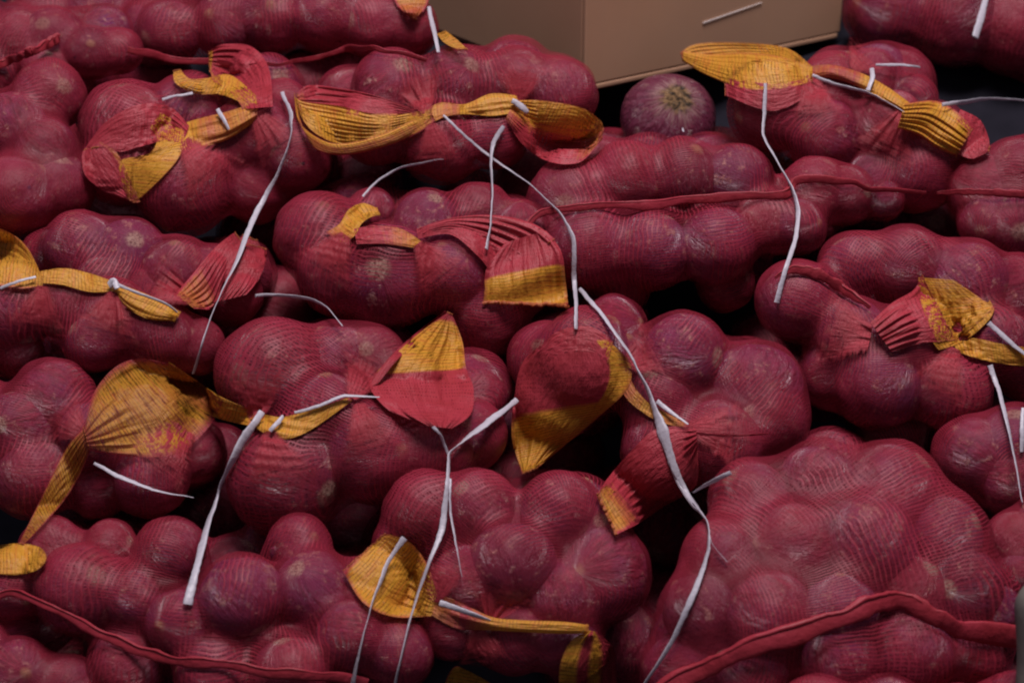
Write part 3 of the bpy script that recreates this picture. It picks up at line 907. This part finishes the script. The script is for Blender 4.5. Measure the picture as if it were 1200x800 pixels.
# o
neck('o', 'mouth', [
    patch([(640, 400), (612, 425), (602, 470), (600, 515), (612, 555)], [(712, 398), (738, 425), (735, 455), (700, 490), (630, 548)], h=16, lift=14, yel=((0, 0), (.55, 0), (.66, 1), (1, .95)), ysd=((0, 0), (.78, 0), (.84, .9), (1, 1)), pleat=1.6),
    patch([(625, 420), (650, 390), (690, 382), (718, 400)], [(640, 430), (655, 415), (690, 412), (712, 425)], h=8, lift=16, yel=((0, 0), (1, 0)), pleat=2)])
neck('o', 'neck', [
    patch([(735, 430), (742, 450), (758, 470), (778, 482), (805, 495)], [(722, 445), (735, 468), (752, 482), (775, 495), (805, 502)], h=6, lift=5, yel=((0, .3), (.5, .6), (1, .45)), pleat=1.4, closed=True)])
neck('o', 'mouth', [
    patch([(815, 500), (770, 502), (738, 530), (712, 560), (700, 578)], [(818, 530), (815, 570), (780, 592), (750, 612), (722, 626)], h=14, lift=9, yel=((0, 0), (.6, 0.05), (.8, .4), (1, .75)), ysd=((0, .0), (.75, 0), (1, .4)), pleat=2.5, hem=2),
    patch([(775, 505), (755, 530), (728, 555), (702, 575)], [(782, 515), (760, 545), (735, 565), (712, 582)], h=4, lift=16, yel=((0, 0), (.6, .1), (1, .8)), pleat=.5, closed=True)])
# p
neck('p', 'mouth', [
    patch([(1020, 378), (1045, 355), (1070, 340), (1080, 322)], [(1045, 412), (1080, 402), (1102, 400), (1118, 396)], h=8, lift=6, yel=((0, 0), (.7, 0), (1, .2)), pleat=2.4),
    patch([(1076, 325), (1078, 350), (1088, 378), (1098, 400)], [(1118, 328), (1150, 350), (1162, 362), (1122, 398)], h=6, lift=10, yel=Yall, ysd=((0, 1), (1, 1)), pleat=2.6),
    patch([(1092, 400), (1120, 385), (1150, 360), (1160, 352)], [(1100, 410), (1130, 400), (1158, 376), (1166, 362)], h=6, lift=14, yel=((0, .9), (1, .5)), ysd=((0, .9), (1, .2)), pleat=1, closed=True)])
neck('p', 'neck', [
    patch([(1118, 404), (1140, 396), (1170, 402), (1210, 408)], [(1122, 412), (1145, 420), (1175, 426), (1210, 430)], h=8, lift=5, yel=((0, .8), (1, .8)), pleat=1.4, closed=True)])
# r
neck('r', 'mouth', [
    patch([(512, 695), (500, 660), (480, 635), (452, 624)], [(505, 722), (460, 722), (425, 705), (402, 668)], h=14, lift=10, yel=((0, .8), (.5, .9), (.9, .8), (1, .35)), ysd=((0, .9), (.6, .7), (1, .2)), pleat=2.4),
])
neck('r', 'neck', [
    patch([(508, 694), (540, 705), (575, 722), (610, 726), (660, 728), (690, 732)], [(505, 720), (535, 736), (572, 738), (610, 740), (650, 742), (690, 742)], h=9, lift=8, yel=((0, .5), (.25, .3), (.45, .6), (1, .75)), pleat=2, closed=True)])
neck('r', 'mouth', [
    patch([(690, 738), (668, 752), (656, 780), (655, 815)], [(700, 740), (718, 758), (722, 785), (722, 815)], h=14, lift=12, yel=((0, 0), (1, 0)), ysd=((0, 1), (.25, .7), (.4, 0), (.6, .8), (.8, .2), (1, 0)), pleat=4)])
# small ends at the very bottom and top
neck('s', 'mouth', [patch([(518, 812), (525, 790), (535, 780), (548, 786)], [(590, 812), (575, 800), (562, 792), (552, 788)], h=9, lift=6, yel=((0, .9), (.6, .7), (1, .1)), ysd=((0, .1), (.4, 1), (1, .8)), pleat=2)])
neck('b', 'mouth', [patch([(458, -12), (466, 8), (480, 20)], [(505, -12), (500, 8), (488, 22)], h=12, lift=10, yel=((0, .7), (.6, .4), (1, .4)), pleat=3.5),
                    patch([(512, 40), (520, 50), (535, 58)], [(522, 36), (535, 46), (548, 58)], h=5, lift=3, yel=Yall, pleat=1)])

for key, p, q, w0, w1 in (
        ('d', (215, 165), (262, 225), 12, 90), ('d', (300, 132), (335, 185), 12, 70), ('e', (500, 132), (480, 80), 10, 80), ('e', (608, 118), (610, 70), 10, 80),
        ('e', (505, 145), (515, 200), 10, 60), ('f', (950, 88), (960, 150), 10, 70), ('f', (1060, 128), (1030, 190), 10, 80), ('f', (1000, 82), (1020, 60), 10, 60),
        ('j', (405, 275), (370, 330), 12, 90), ('j', (490, 285), (530, 340), 10, 80), ('k', (134, 342), (120, 400), 10, 90), ('k', (50, 335), (40, 395), 10, 80),
        ('l', (225, 350), (170, 320), 14, 60), ('m', (100, 510), (60, 480), 10, 80), ('m', (215, 500), (170, 560), 40, 90),
        ('n', (300, 492), (300, 420), 12, 90), ('n', (315, 505), (330, 575), 12, 100), ('n', (412, 466), (440, 410), 10, 80), ('n', (420, 472), (440, 540), 10, 80),
        ('o', (805, 500), (880, 510), 10, 90), ('o', (730, 430), (780, 400), 10, 80), ('p', (1020, 395), (950, 380), 40, 90), ('p', (1120, 408), (1090, 470), 10, 80),
        ('r', (575, 728), (590, 680), 10, 90), ('r', (560, 735), (570, 785), 10, 70), ('r', (510, 705), (520, 650), 14, 70)):
    neck(key, 'gathered_net', [gather(p, q, w0, w1)])

for zs in HEAP: zsplat(zs)
SM2 = minf(ZMAP, 2)
SM2 = np.minimum(SM2, (D0(np.arange(MH) * MAPS - 50) + 0.08)[:, None])


# ------------------------------------------------------------------ strings
def string(pts, wpx, label=None, key=None, name='string', clear=3.0, flat=0.45, twist=3.0, spread=None, n=None, group='loose white tying strings', taut=25):
    P = [tuple(p[:2]) for p in pts]
    L = sum(math.dist(P[i], P[i + 1]) for i in range(len(P) - 1))
    n = n or max(16, int(L / 4))
    q = cr(P, n)
    Pl = np.array(P, float); tl = np.linspace(0, len(P) - 1, n)
    ql = np.stack([np.interp(tl, np.arange(len(P)), Pl[:, 0]), np.interp(tl, np.arange(len(P)), Pl[:, 1])], 1)
    q = q * 0.55 + ql * 0.45                        # stiff strand: kinks rather than curves
    # slight unevenness of a plastic strand
    q = q + np.stack([np.convolve(rng.normal(0, 1.0, n + 4), np.ones(5) / 5, 'valid'), np.convolve(rng.normal(0, 1.0, n + 4), np.ones(5) / 5, 'valid')], 1) * 0.7
    wv = np.full(n, wpx, float) if np.isscalar(wpx) else cr(wpx, n)[:, 0]
    d = zat(q[:, 0], q[:, 1], SM2)
    d = d - clear * d / FPX
    for _ in range(taut):                          # spans the hollows, rests on the high spots
        sm = d.copy(); sm[1:-1] = (d[:-2] + d[2:]) / 2
        d = np.minimum(d, sm)
    dd = np.convolve(np.pad(d, 2, mode='edge'), np.ones(5) / 5, 'valid')
    d = np.minimum(dd, d + 1.5e-3)
    c = C(q[:, 0], q[:, 1], d)
    lf = np.interp(np.arange(n), np.arange(0, n + 9, 6), 1 + rng.normal(0, 0.13, len(np.arange(0, n + 9, 6))))
    me = tube_mesh(c, wv * 0.47 * lf, 0.3, 0, M_STR, ns=9, twist=L / 75.0 * rng.choice([-1, 1]) * rng.uniform(.7, 1.3), rag=0.05)
    if key:
        s = SACKS[key]
        v = np.empty(len(me.vertices) * 3, np.float32); me.vertices.foreach_get('co', v)
        me.vertices.foreach_set('co', (v.reshape(-1, 3) - s['origin'].astype(np.float32)).ravel())
        return link(name, me, s['e'], s['origin'])
    org = W(c[n // 2])
    v = np.empty(len(me.vertices) * 3, np.float32); me.vertices.foreach_get('co', v)
    me.vertices.foreach_set('co', (v.reshape(-1, 3) - org.astype(np.float32)).ravel())
    o = link(name, me, None, org)
    tag(o, label, 'string', group)
    return o


string([(330, 108), (341, 135), (340, 165), (325, 205), (300, 250), (275, 310), (248, 370), (226, 438)], [5, 7, 5, 6, 8, 7, 5, 4],
       'long white string hanging from the upper left yellow mouth down to the left middle', taut=60)
string([(520, 135), (548, 162), (580, 188), (620, 215), (655, 248), (672, 280), (672, 320), (675, 350), (675, 386)], [3, 4, 5, 5, 6, 7, 7, 5, 6],
       'white string crossing another and bending down over the sack left of centre', taut=12)
string([(590, 148), (578, 168), (575, 190), (577, 230), (575, 265), (570, 292)], [6, 6, 6, 7, 6, 6],
       'short straight white string hanging below the crossing, beside the bent string')
string([(425, 230), (445, 210), (470, 196), (500, 190), (520, 186)], [3, 3, 4, 3, 2], 'thin white string curving above the plump sack left of centre')
string([(897, 98), (896, 130), (895, 158), (910, 188), (928, 222), (935, 245), (932, 280), (918, 325), (910, 354)], [4, 5, 6, 7, 9, 7, 6, 6, 9],
       'white string hanging from the yellow mouth right of the cardboard box', taut=40)
string([(679, 338), (705, 368), (735, 410), (758, 455), (775, 500), (790, 548), (808, 582), (828, 610), (830, 645), (815, 690), (790, 745), (755, 802)], [5, 6, 9, 11, 12, 10, 8, 6, 7, 7, 7, 7],
       'longest thick white string running down over the centre sack to the bottom edge', taut=40)
string([(783, 540), (795, 568), (812, 592), (828, 610), (834, 636), (852, 658)], [3, 4, 4, 4, 3, 2], 'thin frayed white strand beside the longest string above the bottom right sack')
string([(1157, -8), (1150, 18), (1143, 44)], [7, 9, 10], 'short white string end hanging at the top right corner')
string([(503, 8), (508, 35), (514, 62)], [4, 6, 6], 'short white string beside the left edge of the cardboard box')
string([(300, 346), (325, 345), (365, 351), (385, 362), (402, 382)], [4, 4, 6, 6, 4], 'white string arching in the dark gap under the plump sack')
string([(606, 468), (575, 492), (545, 515), (527, 532), (524, 570), (518, 620), (500, 665), (482, 720), (462, 805)], [8, 9, 9, 7, 7, 7, 6, 9, 7],
       'forked white string dropping from the centre left gap to the bottom edge', taut=30)
string([(508, 500), (517, 512), (525, 532)], [4, 4, 4], 'tiny white branch joining the forked string under the yellow mouth')
string([(528, 560), (528, 600), (535, 640), (541, 675)], [3, 4, 4, 3], 'thin white strand splitting off right of the forked string')
string([(307, 482), (285, 515), (262, 560), (245, 610), (230, 665), (220, 708)], [8, 12, 11, 11, 10, 10], 'thick white tape hanging from the twisted yellow neck at left', taut=60)
string([(110, 543), (140, 558), (180, 574), (226, 583)], [4, 6, 6, 5], 'short white string lying across the dark gap at left')
string([(474, 630), (455, 658), (440, 695), (425, 745), (412, 805)], [7, 8, 6, 6, 8], 'white string over the folded yellow mouth near the bottom', taut=40)
string([(1160, 428), (1172, 462), (1184, 510), (1198, 590)], [7, 8, 6, 5], 'white string hanging down near the right edge below the yellow neck')
string([(1158, 378), (1178, 396), (1208, 420)], [6, 7, 6], 'white string slanting off the right edge from the folded yellow mouth')
string([(1104, 123), (1130, 120), (1160, 116), (1210, 119)], [5, 6, 6, 6], 'white string running level across the dark gap at upper right')
string([(856, 553), (835, 564), (812, 577)], [5, 6, 4], 'short white string end right of the longest string, over the dark gap')
string([(1026, 76), (1050, 76), (1078, 79)], [3, 4, 4], 'short greyish string lying behind the sack right of the box')
string([(1199, 478), (1198, 505), (1197, 530)], [5, 6, 5], 'sliver of white string at the right edge')
# ties that belong to their sacks
string([(952, 88), (975, 98), (1016, 108), (1040, 120), (1060, 131)], 4, key='f', name='tie')
string([(1022, 80), (1022, 92), (1017, 106)], 6, key='f', name='tie')
string([(255, 128), (262, 140), (268, 152)], 5, key='d', name='tie')
string([(190, 117), (210, 112), (226, 109)], 4, key='d', name='tie')
string([(128, 335), (134, 330), (138, 338)], 8, key='k', name='tie')
string([(138, 334), (165, 345), (195, 356), (208, 366)], 4, key='k', name='tie')
string([(0, 338), (20, 330), (42, 324)], 4, key='k', name='tie')
string([(345, 483), (375, 475), (404, 463), (445, 465)], [3, 4, 5, 3], key='n', name='tie')
string([(332, 488), (324, 496), (317, 505)], 5, key='n', name='tie')
string([(515, 706), (545, 716), (575, 726)], [7, 7, 4], key='r', name='tie')
string([(770, 470), (785, 482), (806, 496)], [5, 5, 3], key='o', name='tie')
string([(600, 118), (610, 124), (618, 132)], [7, 9, 5], key='e', name='tie')
string([(800, 150), (800, 152), (801, 154)], 2, key='x', name='tie')

# ------------------------------------------------------------------ cardboard box
cc = C(685, 101, 1.70)
c0 = W(cc)
ar = np.array([0.2741, 0.1953, 0]); ar /= np.linalg.norm(ar)
al = np.array([-ar[1], ar[0], 0])
zc = c0[2]


def hit_edge(px, py):
    r = W(C(px, py, 1.0)) - CAM
    return CAM + r * (zc - CAM[2]) / r[2]


wr_ = float(np.dot(hit_edge(985, 38) - c0, ar))
wl_ = 0.40
H = 0.34
box = empty('cardboard_box', c0 + (ar * wr_ + al * wl_) / 2)
tag(box, 'brown cardboard box standing behind the sacks at the top', 'box')


def panel(name, a, b, z0, z1, th, mat=M_CARD, nrm=None, bev=0.0015):
    """upright board from a to b, thickness th away from nrm"""
    a = np.array(a); b = np.array(b)
    n_ = nrm * th
    v = []
    for z in (z0, z1):
        for p in (a, b, b - n_, a - n_):
            v.append((p[0] - box.location.x, p[1] - box.location.y, z - box.location.z))
    me = bpy.data.meshes.new(name)
    me.from_pydata(v, [], [(0, 1, 5, 4), (1, 2, 6, 5), (2, 3, 7, 6), (3, 0, 4, 7), (4, 5, 6, 7), (3, 2, 1, 0)])
    me.materials.append(mat)
    o = link(name, me, box, box.location)
    md = o.modifiers.new('b', 'BEVEL'); md.width = bev; md.segments = 2
    return o


TH = 0.005
panel('side_panel', c0, c0 + ar * wr_, zc, zc + H, TH, nrm=-al)
panel('side_panel', c0 + al * wl_, c0 + al * TH * 1.2, zc, zc + H, TH, nrm=-ar)
panel('side_panel', c0 + al * wl_ + ar * TH * 1.3, c0 + al * wl_ + ar * wr_, zc, zc + H, TH, nrm=al)
panel('side_panel', c0 + ar * wr_ + al * wl_, c0 + ar * wr_ + al * TH * 1.2, zc, zc + H, TH, nrm=ar)
panel('flap', c0 + ar * 0.004 - al * 0.0005, c0 + ar * (wr_ - 0.004) - al * 0.0005, zc - 0.006, zc - 0.0005, 0.20, nrm=-al)
panel('flap', c0 + ar * 0.006 + al * 0.203, c0 + ar * (wr_ - 0.006) + al * 0.203, zc - 0.006, zc - 0.0005, 0.19, nrm=-al)


def on_face(px, py, lift=0.0006):
    r = W(C(px, py, 1.0)) - CAM
    t_ = np.dot(c0 - CAM, al) / np.dot(r, al)
    return CAM + r * t_ - al * lift


def strip(name, p, q, wd, mat, th=0.0006):
    a = on_face(*p); b = on_face(*q)
    dv = (b - a) / np.linalg.norm(b - a); up = np.cross(al, dv)
    v = []
    for s_ in (0, 1):
        for x in (a - up * wd / 2, b - up * wd * 0.2, b + up * wd * 0.2, a + up * wd / 2):
            v.append(tuple(x - al * th * s_ - np.array(box.location)))
    me = bpy.data.meshes.new(name)
    me.from_pydata(v, [], [(0, 1, 2, 3), (7, 6, 5, 4), (0, 4, 5, 1), (1, 5, 6, 2), (2, 6, 7, 3), (3, 7, 4, 0)])
    me.materials.append(mat)
    return link(name, me, box, box.location)


strip('scuff_mark', (823, 27), (892, 3), 0.0013, M_SCUFF)

# ------------------------------------------------------------------ black sheet added under the pile as gap shade, flat where the box stands
ny, nx = 90, 90
pa, pb = W(C(600, 800, float(D0(800)) + 0.26)), W(C(600, 0, float(D0(0)) + 0.26))
slp = (pb[2] - pa[2]) / (pb[1] - pa[1])
yy = np.linspace(0.75, 4.3, ny)[:, None] * np.ones((1, nx)); xx = np.linspace(-2.2, 2.2, nx)[None] * np.ones((ny, 1))
zz = pa[2] + slp * (yy - pa[1]) + 0.012 * np.sin(xx * 9 + 2 * np.sin(yy * 5)) + 0.008 * np.sin(yy * 23 + xx * 7)
zz = np.minimum(zz, zc - 0.012 - 0.006 * (1 + np.sin(xx * 14 + yy * 3)))
zz = np.maximum(zz, 0.02)
me = grid_mesh('gap_shade_sheet', np.stack([xx, yy, zz], -1), M_GAP_SHADE, np.zeros(3), uv=np.stack([xx, yy], -1))
tp = link('gap_shade_sheet', me)
tag(tp, 'added black sheet under the onion pile, standing in for shade in the gaps', 'gap_shade_sheet')

# ------------------------------------------------------------------ grey post end at the right edge
n = 40
t_ = np.linspace(0, 1, n)
pc = C(1241 + 0 * t_, 670 + 230 * t_, 1.12)
rr = 50 * (1 - (1 - np.clip(t_ * 5, 0, 1)) ** 2) ** 0.5 * (0.96 + 0.03 * np.sin(t_ * 11)) + 1
pm = tube_mesh(pc, rr, 0.9, 0, M_POST, ns=28)
org = W(pc[-1])
v = np.empty(len(pm.vertices) * 3, np.float32); pm.vertices.foreach_get('co', v)
pm.vertices.foreach_set('co', (v.reshape(-1, 3) - org.astype(np.float32)).ravel())
po = link('post', pm, None, org)
tag(po, 'grey rounded edge of a post at the lower right corner', 'post')
